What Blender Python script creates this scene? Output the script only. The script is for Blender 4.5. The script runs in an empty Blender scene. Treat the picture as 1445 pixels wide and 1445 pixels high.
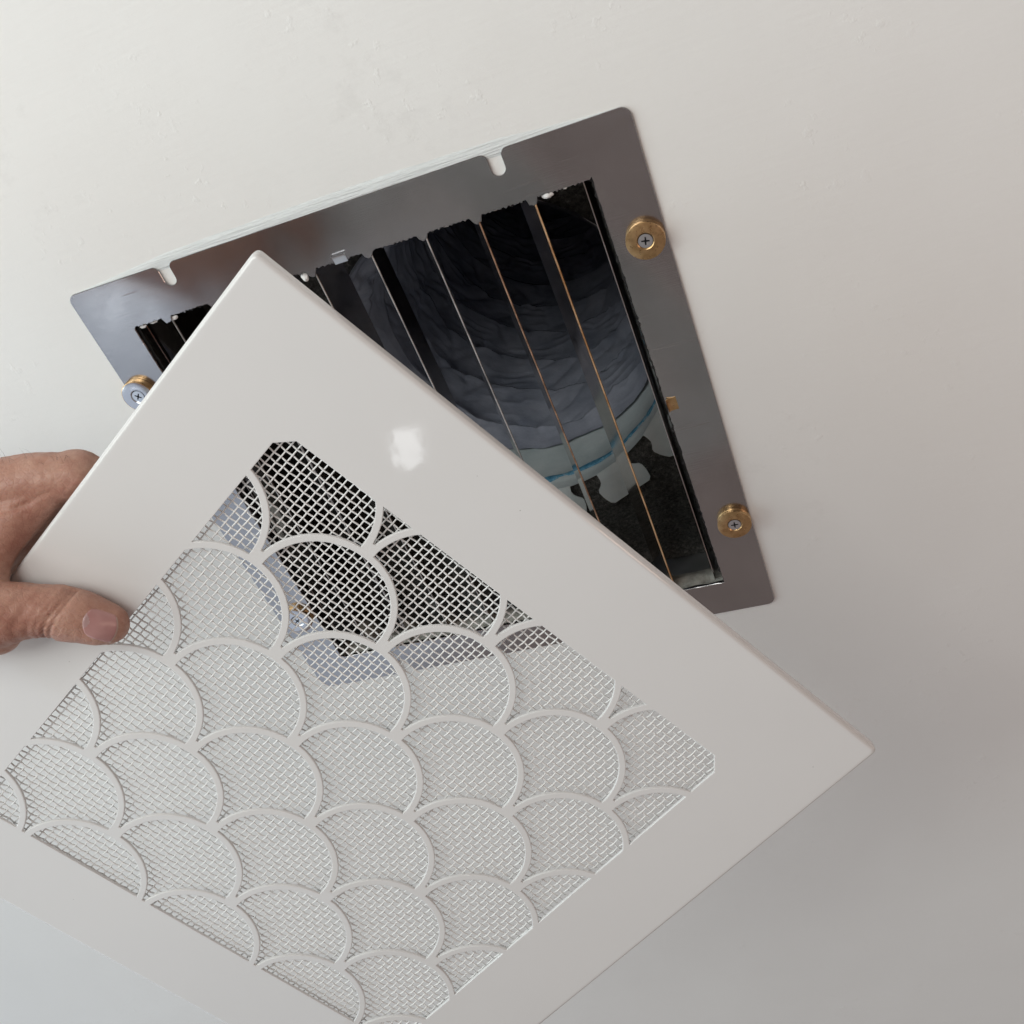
import bpy, bmesh, math, random
import numpy as np
from mathutils import Vector, Matrix, noise
from mathutils.bvhtree import BVHTree

random.seed(7)
rng = np.random.default_rng(7)
sc = bpy.context.scene
C = sc.collection
R = math.radians
MM = 0.001

# ------------------------------------------------------------------ camera
# drawn with X along the top edge of the metal frame, Y into the ceiling, then G turns it so that the ceiling faces down (ceiling face at Z = 0)
G = Matrix.Rotation(math.radians(90), 4, 'X')
cam_d = bpy.data.cameras.new('camera')
cam = bpy.data.objects.new('camera', cam_d)
C.objects.link(cam)
cam_d.sensor_width = 36.0
cam_d.lens = 36.0 * 1475.0 / 1445.0
cam_d.clip_start = 0.01
cam_d.clip_end = 50.0
cr = Vector((0.93065533, 0.1112018, -0.34858975))
cu = -Vector((-0.21473514, -0.60538875, -0.76641587))
cf = Vector((-0.29625914, 0.78812348, -0.53952933))
cam.matrix_world = G @ Matrix(((cr.x, cu.x, -cf.x, 0.3547424), (cr.y, cu.y, -cf.y, -0.47457263),
                           (cr.z, cu.z, -cf.z, 0.12787091), (0, 0, 0, 1)))
sc.camera = cam
sc.cycles.use_adaptive_sampling = True
sc.cycles.adaptive_threshold = 0.02
sc.cycles.max_bounces = 5
sc.cycles.diffuse_bounces = 3
sc.cycles.glossy_bounces = 3
sc.cycles.transmission_bounces = 2

# ------------------------------------------------------------------ room light
world = bpy.data.worlds.new('World')
sc.world = world
world.use_nodes = True
bg = world.node_tree.nodes['Background']
bg.inputs['Color'].default_value = (0.21, 0.172, 0.16, 1)
bg.inputs['Strength'].default_value = 1.0

def area(name, loc, target, size, power, col, size_y=None):
    l = bpy.data.lights.new(name, 'AREA')
    l.energy = power
    l.color = col
    l.size = size
    if size_y:
        l.shape = 'RECTANGLE'
        l.size_y = size_y
    o = bpy.data.objects.new(name, l)
    loc, target = G @ Vector(loc), G @ Vector(target)
    o.location = loc
    o.rotation_euler = (target - loc).to_track_quat('-Z', 'Y').to_euler()
    C.objects.link(o)
    return o
CEN = (0.15, 0.0, -0.18)
area('window_light', (-0.84, -1.13, 1.04), CEN, 0.8, 8.8, (0.94, 1.0, 0.97), 0.8)
area('side_window_light', (-2.60, -1.32, 0.62), CEN, 1.6, 38.0, (0.84, 0.985, 1.0), 1.6)
area('soft_room_light', (-1.15, -1.00, -0.85), CEN, 1.5, 4.8, (0.62, 0.80, 1.0), 2.0)
area('front_fill_light', (0.04, -0.74, 0.58), CEN, 0.45, 3.2, (0.985, 1.0, 0.965), 0.45)  # added fill with no seen source, brightens the inside of the duct
area('cover_highlight_lamp', (0.131, -2.13, -0.32), (0.2, 0, -0.05), 0.06, 0.085, (0.95, 0.98, 1.0), 0.085)  # unseen lamp of unknown kind, placed to mirror as the cover's highlight
area('plate_glint_lamp', (-1.09, -1.60, -0.464), (0.02, 0, -0.01), 0.10, 0.07, (0.92, 0.97, 1.0), 0.05)  # small added lamp, placed only for the glint on the steel plate
area('warm_room_lamp', (1.05, -0.55, -0.05), (0.25, 0, -0.1), 0.12, 0.8, (1.0, 0.68, 0.54), 0.5)

vs = sc.view_settings
vs.view_transform = 'Standard'
vs.look = 'None'
vs.exposure = 0.1
vs.gamma = 1.0
vs.use_curve_mapping = False

# ------------------------------------------------------------------ materials
def mat(name, col, rough=0.5, metal=0.0, spec=0.5):
    m = bpy.data.materials.new(name)
    m.use_nodes = True
    b = m.node_tree.nodes['Principled BSDF']
    b.inputs['Base Color'].default_value = (*col, 1)
    b.inputs['Roughness'].default_value = rough
    b.inputs['Metallic'].default_value = metal
    b.inputs['Specular IOR Level'].default_value = spec
    return m

class N:
    """small node helper bound to one material"""
    def __init__(s, m):
        s.t = m.node_tree
        s.b = s.t.nodes['Principled BSDF']
        s.co = s.t.nodes.new('ShaderNodeTexCoord').outputs['Object']
    def noise(s, scale, detail=3, rough=0.55, vec=None):
        n = s.t.nodes.new('ShaderNodeTexNoise')
        n.inputs['Scale'].default_value = scale
        n.inputs['Detail'].default_value = detail
        n.inputs['Roughness'].default_value = rough
        s.t.links.new(vec or s.co, n.inputs['Vector'])
        return n.outputs['Fac']
    def voro(s, scale, vec=None):
        n = s.t.nodes.new('ShaderNodeTexVoronoi')
        n.inputs['Scale'].default_value = scale
        s.t.links.new(vec or s.co, n.inputs['Vector'])
        return n.outputs['Distance']
    def stretch(s, scale, rot=(0, 0, 0)):
        n = s.t.nodes.new('ShaderNodeMapping')
        n.inputs['Scale'].default_value = scale
        n.inputs['Rotation'].default_value = rot
        s.t.links.new(s.co, n.inputs['Vector'])
        return n.outputs['Vector']
    def ramp(s, fac, stops):
        n = s.t.nodes.new('ShaderNodeValToRGB')
        e = n.color_ramp.elements
        while len(e) < len(stops):
            e.new(0.5)
        for k, (p, c) in enumerate(stops):
            e[k].position = p
            e[k].color = (*c, 1) if len(c) == 3 else c
        s.t.links.new(fac, n.inputs['Fac'])
        return n.outputs['Color']
    def math(s, op, a, b=None):
        n = s.t.nodes.new('ShaderNodeMath')
        n.operation = op
        for k, v in enumerate((a, b)):
            if v is None:
                continue
            if isinstance(v, (int, float)):
                n.inputs[k].default_value = v
            else:
                s.t.links.new(v, n.inputs[k])
        return n.outputs[0]
    def mix(s, fac, a, b, mode='MIX'):
        n = s.t.nodes.new('ShaderNodeMix')
        n.data_type = 'RGBA'
        n.blend_type = mode
        for sock, v in ((n.inputs[0], fac), (n.inputs[6], a), (n.inputs[7], b)):
            if isinstance(v, (int, float)):
                sock.default_value = v
            elif isinstance(v, tuple):
                sock.default_value = (*v, 1)
            else:
                s.t.links.new(v, sock)
        return n.outputs[2]
    def base(s, c):
        s.t.links.new(c, s.b.inputs['Base Color'])
    def rough(s, c):
        s.t.links.new(c, s.b.inputs['Roughness'])
    def bump(s, h, strength, dist):
        n = s.t.nodes.new('ShaderNodeBump')
        n.inputs['Strength'].default_value = strength
        n.inputs['Distance'].default_value = dist
        s.t.links.new(h, n.inputs['Height'])
        prev = s.b.inputs['Normal'].links
        if prev:
            s.t.links.new(prev[0].from_socket, n.inputs['Normal'])
        s.t.links.new(n.outputs['Normal'], s.b.inputs['Normal'])

# wall paint: rolled emulsion with small nibs, brush drag and faint scuffs
M_wall = mat('ceiling_paint', (0.80, 0.785, 0.755), 0.5)
n = N(M_wall)
scuff = n.ramp(n.math('MULTIPLY', n.noise(60, 4, 0.7), n.noise(7, 2)), [(0.0, (0, 0, 0)), (0.36, (0, 0, 0)), (0.46, (1, 1, 1))])
n.base(n.mix(n.math('MULTIPLY', scuff, 0.10), n.ramp(n.noise(3.5, 3), [(0.3, (0.775, 0.77, 0.752)), (0.7, (0.805, 0.80, 0.782))]), (0.45, 0.43, 0.41)))
n.bump(n.noise(9, 2), 0.06, 0.02)
n.bump(n.noise(260, 3), 0.05, 0.0012)
nib = n.ramp(n.noise(150, 3, 0.55), [(0.60, (0, 0, 0)), (0.70, (0.8, 0.8, 0.8)), (0.8, (1, 1, 1))])
gate = n.ramp(n.noise(14, 4, 0.65), [(0.52, (0, 0, 0)), (0.66, (1, 1, 1))])
n.bump(n.math('MULTIPLY', nib, gate), 0.24, 0.0009)
n.bump(n.noise(40, 4, 0.6, n.stretch((1.0, 9.0, 1.0), (0, 0, R(-6)))), 0.06, 0.003)

M_ridge = mat('old_paint_edge', (0.74, 0.77, 0.77), 0.45)
n = N(M_ridge)
n.bump(n.noise(120, 4, 0.6, n.stretch((0.3, 8.0, 1.0))), 0.7, 0.002)

# powder-coated cover
M_coat = mat('white_powder_coat', (0.79, 0.785, 0.77), 0.07, 0, 0.5)
n = N(M_coat)
speck = n.math('MULTIPLY', n.ramp(n.voro(240), [(0.0, (1, 1, 1)), (0.05, (1, 1, 1)), (0.085, (0, 0, 0))]), n.ramp(n.noise(90, 2, 0.5), [(0.66, (0, 0, 0)), (0.69, (1, 1, 1))]))
n.base(n.mix(n.math('MULTIPLY', speck, 0.6), n.ramp(n.noise(11, 2), [(0.3, (0.70, 0.70, 0.695)), (0.7, (0.72, 0.72, 0.715))]), (0.30, 0.29, 0.27)))
n.rough(n.ramp(n.noise(30, 4, 0.65), [(0.3, (0.035, 0.035, 0.035)), (0.6, (0.06, 0.06, 0.06)), (0.75, (0.12, 0.12, 0.12))]))
n.bump(n.noise(75, 2), 0.03, 0.0014)
M_wire = mat('white_coated_wire', (0.80, 0.80, 0.79), 0.42)

# plate: brushed-out mill steel with smears and scratches
M_plate = mat('mill_steel', (0.50, 0.50, 0.50), 0.28, 1.0)
n = N(M_plate)
n.base(n.ramp(n.noise(24, 5, 0.6), [(0.3, (0.40, 0.395, 0.40)), (0.7, (0.46, 0.455, 0.46))]))
n.rough(n.ramp(n.noise(17, 4, 0.6), [(0.3, (0.15, 0.15, 0.15)), (0.7, (0.23, 0.23, 0.23))]))
n.bump(n.noise(12, 2), 0.06, 0.01)
scr = n.ramp(n.noise(14, 1, 0.4, n.stretch((1.0, 22.0, 1.0), (0, 0, R(35)))), [(0.70, (0, 0, 0)), (0.735, (1, 1, 1)), (0.77, (0, 0, 0))])
n.bump(scr, 0.08, 0.0006)
n.bump(n.noise(30, 3, 0.5, n.stretch((1.0, 60.0, 1.0), (0, 0, R(-8)))), 0.035, 0.0006)

M_brass = mat('brass_plating', (0.72, 0.42, 0.17), 0.26, 1.0)
n = N(M_brass)
n.base(n.ramp(n.noise(300, 3), [(0.35, (0.50, 0.315, 0.15)), (0.65, (0.66, 0.445, 0.23))]))
n.rough(n.ramp(n.noise(500, 3), [(0.3, (0.24, 0.24, 0.24)), (0.7, (0.42, 0.42, 0.42))]))
M_nickel = mat('nickel_plating', (0.62, 0.63, 0.66), 0.20, 1.0)
M_zinc = mat('zinc_screw', (0.70, 0.73, 0.76), 0.30, 1.0)
M_recess = mat('screw_recess', (0.04, 0.045, 0.055), 0.5, 0.7)

M_galv = mat('galvanised_sheet', (0.50, 0.51, 0.50), 0.38, 1.0)
n = N(M_galv)
n.base(n.ramp(n.voro(70), [(0.1, (0.40, 0.41, 0.40)), (0.8, (0.56, 0.57, 0.56))]))
n.bump(n.noise(30, 3), 0.15, 0.004)
M_blade = mat('blade_steel', (0.30, 0.26, 0.24), 0.22, 1.0)
n = N(M_blade)
n.base(n.ramp(n.noise(60, 4), [(0.3, (0.42, 0.37, 0.34)), (0.7, (0.54, 0.48, 0.45))]))
n.rough(n.ramp(n.noise(90, 4), [(0.3, (0.05, 0.05, 0.05)), (0.7, (0.14, 0.14, 0.14))]))
M_edges = []  # blade edges: a warm lamp's glint is put into the two coppery colours
for nm, c0, c1 in (('warm_glint_blade_edge', (0.62, 0.33, 0.15), (0.98, 0.66, 0.38)), ('faint_glint_blade_edge', (0.30, 0.18, 0.12), (0.72, 0.46, 0.30)), ('steel_blade_edge', (0.38, 0.36, 0.34), (0.72, 0.69, 0.65))):
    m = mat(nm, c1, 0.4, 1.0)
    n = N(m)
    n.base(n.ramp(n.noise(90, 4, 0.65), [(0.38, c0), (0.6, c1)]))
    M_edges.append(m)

M_collar = mat('zinc_collar', (0.42, 0.46, 0.46), 0.5, 0.0)
n = N(M_collar)
n.base(n.ramp(n.noise(45, 4, 0.65), [(0.3, (0.60, 0.70, 0.715)), (0.7, (0.76, 0.84, 0.85))]))
n.bump(n.noise(200, 3), 0.2, 0.001)
M_caulk = mat('blue_sealant', (0.05, 0.20, 0.33), 0.55)
n = N(M_caulk)
n.base(n.ramp(n.noise(160, 4, 0.7), [(0.35, (0.05, 0.22, 0.38)), (0.52, (0.14, 0.40, 0.58)), (0.68, (0.55, 0.64, 0.68))]))
M_lining = mat('black_fibre_lining', (0.022, 0.022, 0.022), 0.95, 0, 0.1)
n = N(M_lining)
n.base(n.ramp(n.noise(420, 5, 0.8), [(0.42, (0.10, 0.105, 0.10)), (0.60, (0.22, 0.225, 0.215)), (0.72, (0.55, 0.55, 0.53))]))
n.bump(n.noise(350, 5, 0.8), 1.0, 0.004)
M_fabric = mat('navy_duct_fabric', (0.055, 0.06, 0.085), 0.28, 0, 0.9)
n = N(M_fabric)
n.base(n.ramp(n.noise(35, 4, 0.6), [(0.3, (0.22, 0.25, 0.32)), (0.7, (0.45, 0.48, 0.56))]))
n.bump(n.noise(45, 3, 0.5, n.stretch((1.0, 1.0, 2.2), (R(20), 0, 0))), 0.14, 0.005)
n.bump(n.noise(600, 2), 0.15, 0.0008)
M_tar = mat('black_tape_residue', (0.012, 0.011, 0.011), 0.6)
M_chip = mat('white_plaster_chip', (0.80, 0.79, 0.77), 0.8)
n = N(M_chip)
n.bump(n.noise(500, 3), 0.6, 0.001)
M_rough_caulk = mat('grey_rough_caulk', (0.36, 0.36, 0.33), 0.75)
n = N(M_rough_caulk)
n.base(n.ramp(n.noise(160, 4), [(0.35, (0.24, 0.24, 0.215)), (0.7, (0.48, 0.48, 0.44))]))
n.bump(n.noise(180, 4), 0.8, 0.002)

M_skin = mat('skin', (0.40, 0.235, 0.16), 0.46, 0, 0.4)
n = N(M_skin)
blot = n.ramp(n.noise(55, 4, 0.6), [(0.30, (0.345, 0.15, 0.112)), (0.5, (0.43, 0.23, 0.172)), (0.7, (0.51, 0.31, 0.238))])
n.base(n.mix(0.35, blot, n.ramp(n.noise(420, 3, 0.7), [(0.35, (0.32, 0.15, 0.11)), (0.65, (0.47, 0.28, 0.205))])))
n.b.inputs['Subsurface Weight'].default_value = 0.12
n.b.inputs['Subsurface Radius'].default_value = (1.0, 0.35, 0.18)
n.b.inputs['Subsurface Scale'].default_value = 0.003
ve = n.t.nodes.new('ShaderNodeTexVoronoi')
ve.feature = 'DISTANCE_TO_EDGE'
ve.inputs['Scale'].default_value = 420
n.t.links.new(n.stretch((1.0, 0.6, 1.0), (0, 0, R(-25))), ve.inputs['Vector'])
n.bump(n.ramp(ve.outputs['Distance'], [(0.0, (0, 0, 0)), (0.12, (1, 1, 1))]), 0.16, 0.0006)
n.bump(n.noise(240, 4, 0.6, n.stretch((1.0, 3.0, 1.0), (0, 0, R(25)))), 0.28, 0.0009)
M_nail = mat('fingernail', (0.42, 0.235, 0.215), 0.25, 0, 0.5)
n = N(M_nail)
n.base(n.ramp(n.noise(70, 3), [(0.3, (0.40, 0.20, 0.19)), (0.7, (0.50, 0.29, 0.27))]))
n.bump(n.noise(300, 2, 0.5, n.stretch((0.2, 4.0, 1.0), (0, 0, R(20)))), 0.12, 0.0005)
M_lunula = mat('fingernail_moon', (0.44, 0.29, 0.28), 0.28)
M_nailtip = mat('fingernail_tip', (0.46, 0.32, 0.27), 0.3)
M_hair = mat('dark_hair', (0.05, 0.03, 0.02), 0.5)

# ------------------------------------------------------------------ builders
def tag(o, label=None, cat=None, group=None, kind=None):
    for k, v in (('label', label), ('category', cat), ('group', group), ('kind', kind)):
        if v:
            o[k] = v
    return o
def empty(name, mw):
    o = bpy.data.objects.new(name, None)
    o.empty_display_size = 0.02
    o.matrix_world = mw
    C.objects.link(o)
    o['_mw'] = 0
    del o['_mw']
    MWS[o.name] = mw.copy()
    return o
MWS = {}
def finish(me, angle=35):
    me.validate()
    me.shade_smooth()
    me.set_sharp_from_angle(angle=R(angle))
def obj(name, verts, faces, m, parent=None, mw=None, angle=35, mats=None, fm=None):
    """verts in world metres (mw None) or in the frame mw; parented without moving"""
    me = bpy.data.meshes.new(name)
    me.from_pydata([tuple(v) for v in verts], [], faces)
    for q in (mats or [m]):
        me.materials.append(q)
    if fm is not None:
        me.polygons.foreach_set('material_index', fm)
    finish(me, angle)
    return link(name, me, parent, mw)
def link(name, me, parent=None, mw=None):
    o = bpy.data.objects.new(name, me)
    C.objects.link(o)
    mw = mw or Matrix.Identity(4)
    if parent is not None:
        o.parent = parent
        pw = MWS.get(parent.name, Matrix.Identity(4))
        o.matrix_basis = pw.inverted() @ mw
        MWS[o.name] = mw.copy()
    else:
        o.matrix_basis = mw
        MWS[o.name] = mw.copy()
    return o
def W(x, y, h):
    """frame millimetres (x along its top edge, y along its side, h up into the ceiling) to world metres"""
    return (x * MM, y * MM, h * MM)

def grid_faces(nu, nv, wrap=False):
    f = []
    for i in range(nu - 1):
        for j in range(nv if wrap else nv - 1):
            k = (j + 1) % nv
            f.append((i * nv + j, (i + 1) * nv + j, (i + 1) * nv + k, i * nv + k))
    return f

def sheet(outer, holes, levels, to3, cap_back=False):
    """plate with holes. outer/holes: 2D loops. levels: [(inset, depth), ...] from the face backwards;
    every loop walls down through the levels (inset pulls a loop into the material's void side)."""
    bm = bmesh.new()
    allv = []
    def loopverts(l2, depth):
        return [bm.verts.new(to3(x, y, depth)) for x, y in l2]
    def offset(l2, d):
        p = np.array(l2)
        a = p - np.roll(p, 1, 0)
        b = np.roll(p, -1, 0) - p
        na = np.c_[a[:, 1], -a[:, 0]] / (np.linalg.norm(a, axis=1)[:, None] + 1e-9)
        nb = np.c_[b[:, 1], -b[:, 0]] / (np.linalg.norm(b, axis=1)[:, None] + 1e-9)
        nn = na + nb
        nn /= (np.linalg.norm(nn, axis=1)[:, None] + 1e-9)
        return [tuple(q) for q in p + nn * d]
    def ccw(l2):
        p = np.array(l2)
        s = np.sum(p[:, 0] * np.roll(p[:, 1], -1) - np.roll(p[:, 0], -1) * p[:, 1])
        return l2 if s > 0 else l2[::-1]
    loops = [(ccw(outer), 1.0)] + [(ccw(h), -1.0) for h in holes]
    first = []
    rings = []
    for l2, sgn in loops:
        prev = None
        rr = []
        for ins, dep in levels:
            q = offset(l2, sgn * ins) if ins else l2
            rr.append(loopverts(q, dep))
        rings.append((rr, sgn))
        first.append(rr[0])
    edges = []
    for l in first:
        for k in range(len(l)):
            edges.append(bm.edges.new((l[k], l[(k + 1) % len(l)])))
    bmesh.ops.triangle_fill(bm, use_beauty=True, use_dissolve=False, edges=edges)
    if cap_back:
        e2 = []
        for rr, s in rings:
            l = rr[-1]
            for k in range(len(l)):
                e2.append(bm.edges.new((l[k], l[(k + 1) % len(l)])))
        bmesh.ops.triangle_fill(bm, use_beauty=True, use_dissolve=False, edges=e2)
    for rr, s in rings:
        for a, b in zip(rr[:-1], rr[1:]):
            for k in range(len(a)):
                k2 = (k + 1) % len(a)
                bm.faces.new((a[k], a[k2], b[k2], b[k]))
    bmesh.ops.recalc_face_normals(bm, faces=bm.faces)
    return bm
def bm_obj(name, bm, m, parent=None, mw=None, angle=30):
    me = bpy.data.meshes.new(name)
    bm.to_mesh(me)
    bm.free()
    me.materials.append(m)
    finish(me, angle)
    return link(name, me, parent, mw)

def box_bm(pts_lo, pts_hi, bev=0.0):
    bm = bmesh.new()
    bmesh.ops.create_cube(bm, size=1.0)
    lo, hi = Vector(pts_lo), Vector(pts_hi)
    for v in bm.verts:
        v.co = Vector([lo[k] + (v.co[k] + 0.5) * (hi[k] - lo[k]) for k in range(3)])
    if bev:
        bmesh.ops.bevel(bm, geom=bm.edges[:], offset=bev, segments=2, affect='EDGES', profile=0.5)
    return bm
def wbox(name, x0, x1, y0, y1, h0, h1, m, parent, bev=0.0):
    a, b = W(x0, y0, h0), W(x1, y1, h1)
    return bm_obj(name, box_bm(a, b, bev * MM), m, parent)

def rrect(x0, y0, x1, y1, r, seg=6):
    out = []
    for cx, cy, a0 in ((x1 - r, y0 + r, -90), (x1 - r, y1 - r, 0), (x0 + r, y1 - r, 90), (x0 + r, y0 + r, 180)):
        for k in range(seg + 1):
            a = R(a0 + 90 * k / seg)
            out.append((cx + r * math.cos(a), cy + r * math.sin(a)))
    return out

# ================================================================== THE WALL
HX0, HX1, HY0, HY1 = 22.0, 283.0, 22.0, 283.0
big = [(-1500, -1300), (1800, -1300), (1800, 1700), (-1500, 1700)]
bm = sheet(big, [[(HX0, HY0), (HX1, HY0), (HX1, HY1), (HX0, HY1)]], [(0, 0), (0, 12.0)], W)
wall = bm_obj('ceiling', bm, M_wall)
tag(wall, 'white painted ceiling with the square duct opening cut in it', 'ceiling', kind='structure')

# old paint edge standing proud of the wall along the top of the plate
vv = []
nu = 120
for i in range(nu):
    x = 3 + 298 * i / (nu - 1)
    t = math.sin(math.pi * min(max(i / (nu - 1), 0), 1))
    wd = 1.6 + 4.6 * t ** 0.6 + 0.5 * noise.noise(Vector((x * 0.05, 3, 0)))
    hh = 0.9 * t ** 0.5 + 0.12 * noise.noise(Vector((x * 0.2, 9, 0)))
    for fy, fh in ((3.0, -0.02), (0.6, -hh * 0.95), (-wd * 0.45, -hh), (-wd * 0.8, -hh * 0.45), (-wd, 0.3)):
        fy = fy if fy > 0 else fy * min(1.0, 0.1 + 1.6 * t)
        vv.append(W(x, fy, min(fh, 0.3) - (0.0 if fh > 0 else 0.02)))
ridge = obj('paint_ridge', vv, grid_faces(nu, 5), M_ridge, wall, angle=80)

# ================================================================== DUCT BOX
BX0, BX1, BY0, BY1, BD = 23.5, 281.5, 23.5, 281.5, 95.0
box = empty('duct_box', Matrix.Translation(W(152, 281, 50)))
tag(box, 'dark lined metal duct box recessed in the ceiling behind the steel frame', 'duct box')
wbox('side_panel', BX0 - 1, BX0, BY0, BY1, 1.5, BD + 8, M_galv, box)
wbox('side_panel', BX1, BX1 + 1, BY0, BY1, 1.5, BD + 8, M_galv, box)
wbox('top_panel', BX0 - 1, BX1 + 1, BY0 - 1, BY0, 1.5, BD + 8, M_galv, box)
wbox('bottom_panel', BX0 - 1, BX1 + 1, BY1, BY1 + 1, 1.5, BD + 8, M_galv, box)
CX, CY, CR = 176.0, 148.0, 104.0
def lining(name, fn, nu, nv):
    vs_, fs_ = [], grid_faces(nu, nv)
    for i in range(nu):
        for j in range(nv):
            vs_.append(fn(i / (nu - 1), j / (nv - 1)))
    return obj(name, vs_, fs_, M_lining, box, angle=90)
def fz(x, y, h, a=1.6):
    p = Vector((x, y, h)) * 0.11
    return a * noise.noise(p) + a * 0.6 * noise.noise(p * 3.1) + a * 0.35 * noise.noise(p * 8)
# lining on the four sides (starts 33 mm behind the plate) and on the back, round the collar
lining('bottom_lining', lambda u, v: W(BX0 + u * (BX1 - BX0), BY1 - 5.5 * min(1, v * 14) + fz(u * 258, 0, v * 62), 33 + v * 62), 130, 34)
lining('top_lining', lambda u, v: W(BX0 + u * (BX1 - BX0), BY0 + 3 + fz(u * 258, 50, v * 62), 33 + v * 62), 60, 16)
lining('side_lining', lambda u, v: W(BX0 + 3 + fz(80, u * 258, v * 62), BY0 + u * 258, 33 + v * 62), 60, 16)
lining('side_lining', lambda u, v: W(BX1 - 3 + fz(90, u * 258, v * 62), BY0 + u * 258, 33 + v * 62), 60, 16)
NA, NR = 220, 22
vv = []
for i in range(NR):
    for j in range(NA):
        a = 2 * math.pi * j / NA
        ca, sa = math.cos(a), math.sin(a)
        lim = 1e9
        if ca > 1e-6: lim = min(lim, (BX1 - CX) / ca)
        if ca < -1e-6: lim = min(lim, (BX0 - CX) / ca)
        if sa > 1e-6: lim = min(lim, (BY1 - CY) / sa)
        if sa < -1e-6: lim = min(lim, (BY0 - CY) / sa)
        r = (CR + 0.5) + (max(lim, CR + 2) - CR - 0.5) * i / (NR - 1)
        x, y = CX + r * ca, CY + r * sa
        vv.append(W(x, y, BD + 1.5 + fz(x, y, 3, 1.3)))
obj('back_lining', vv, grid_faces(NR, NA, True), M_lining, box, angle=90)
# rough grey caulk along the bottom front lip
vv = []
nu, nv = 90, 7
for i in range(nu):
    x = BX0 + (BX1 - BX0 - 2) * i / (nu - 1)
    for j in range(nv):
        t = j / (nv - 1)
        hh = 2.5 + 13 * t
        yy = BY1 - (1.0 + 2.2 * math.sin(math.pi * t) + 0.9 * noise.noise(Vector((x * 0.12, t * 3, 1))) + 0.5 * noise.noise(Vector((x * 0.5, t * 6, 4))))
        vv.append(W(x, yy, hh))
obj('caulk_lip', vv, grid_faces(nu, nv), M_rough_caulk, box, angle=90)
# folded inner sleeve edge just inside the right of the opening and the left
wbox('sleeve_edge', 274.6, 275.2, 27, 279.5, 3.0, 30, M_blade, box, 0.2)
wbox('sleeve_edge', 28.6, 29.2, 27, 279.5, 4.0, 32, M_blade, box, 0.2)

# ================================================================== COLLAR
collar = empty('duct_collar', Matrix.Translation(W(CX, CY + CR, BD)))
tag(collar, 'grey zinc start collar with bent tabs at the back of the duct box', 'duct collar')
NAc = 144
vv = []
prof = [(CR, BD - 1.5), (CR, BD + 6), (CR - 0.2, BD + 9), (CR - 1.4, BD + 11.5), (CR - 0.2, BD + 14), (CR - 0.3, BD + 35), (CR - 0.6, BD + 75)]
for r, h in prof:
    for j in range(NAc):
        a = 2 * math.pi * j / NAc
        vv.append(W(CX + r * math.cos(a), CY + r * math.sin(a), h))
obj('sleeve', vv, grid_faces(len(prof), NAc, True), M_collar, collar, angle=60)
# wobbly sealant bead in the groove
vv = []
nb = 360
for i in range(nb):
    a = 2 * math.pi * i / nb
    rr_ = 2.1 + 1.2 * noise.noise(Vector((math.cos(a) * 9, math.sin(a) * 9, 2)))
    hc = BD + 13 + 1.4 * noise.noise(Vector((math.cos(a) * 6, math.sin(a) * 6, 7)))
    for j in range(7):
        b = 2 * math.pi * j / 7
        r = CR - 0.9 + rr_ * 0.55 * math.cos(b)
        vv.append(W(CX + r * math.cos(a), CY + r * math.sin(a), hc + rr_ * 1.25 * math.sin(b)))
f = []
for i in range(nb):
    for j in range(7):
        i2, j2 = (i + 1) % nb, (j + 1) % 7
        f.append((i * 7 + j, i2 * 7 + j, i2 * 7 + j2, i * 7 + j2))
obj('sealant_bead', vv, f, M_caulk, collar, angle=90)
tabprof = [(103.7, 6.4), (105, 6.2), (107.5, 6.1), (110, 6.5), (112, 7.4), (114, 8.7), (116, 9.1), (120, 8.8), (123, 8.3), (126, 7.7), (127.5, 6.6)]
for k in range(15):
    th0 = 23.6 + 24 * k
    if 105 < th0 < 290:                       # cut away towards the top of the box
        continue
    L_, Rr = [], []
    wob = random.uniform(-0.6, 0.6)
    for (r, ha) in tabprof:
        for lst, s in ((L_, -1), (Rr, 1)):
            t = R(th0 + s * ha + wob)
            lst.append((r * math.sin(t), r * math.cos(t), r))
    loop = L_ + Rr[::-1]
    lift = random.uniform(2.0, 4.5)
    vv = []
    for dz in (0.0, 0.7):
        for (x, y, r) in loop:
            bend = max(0.0, (r - 104.5))
            hgt = BD - 1.5 - min(bend, 3) * 0.5 - lift * (bend / 25.0) ** 1.2
            vv.append(W(CX + x, CY + y, hgt + dz))
    m_ = len(tabprof)
    nloop = 2 * m_
    f = []
    for q in range(m_ - 1):
        f.append((q, q + 1, nloop - 2 - q, nloop - 1 - q))
        f.append((nloop + q, nloop + nloop - 1 - q, nloop + nloop - 2 - q, nloop + q + 1))
    for q in range(nloop):
        q2 = (q + 1) % nloop
        f.append((q, nloop + q, nloop + q2, q2))
    obj('tab', vv, f, M_collar, collar, angle=40)

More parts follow.
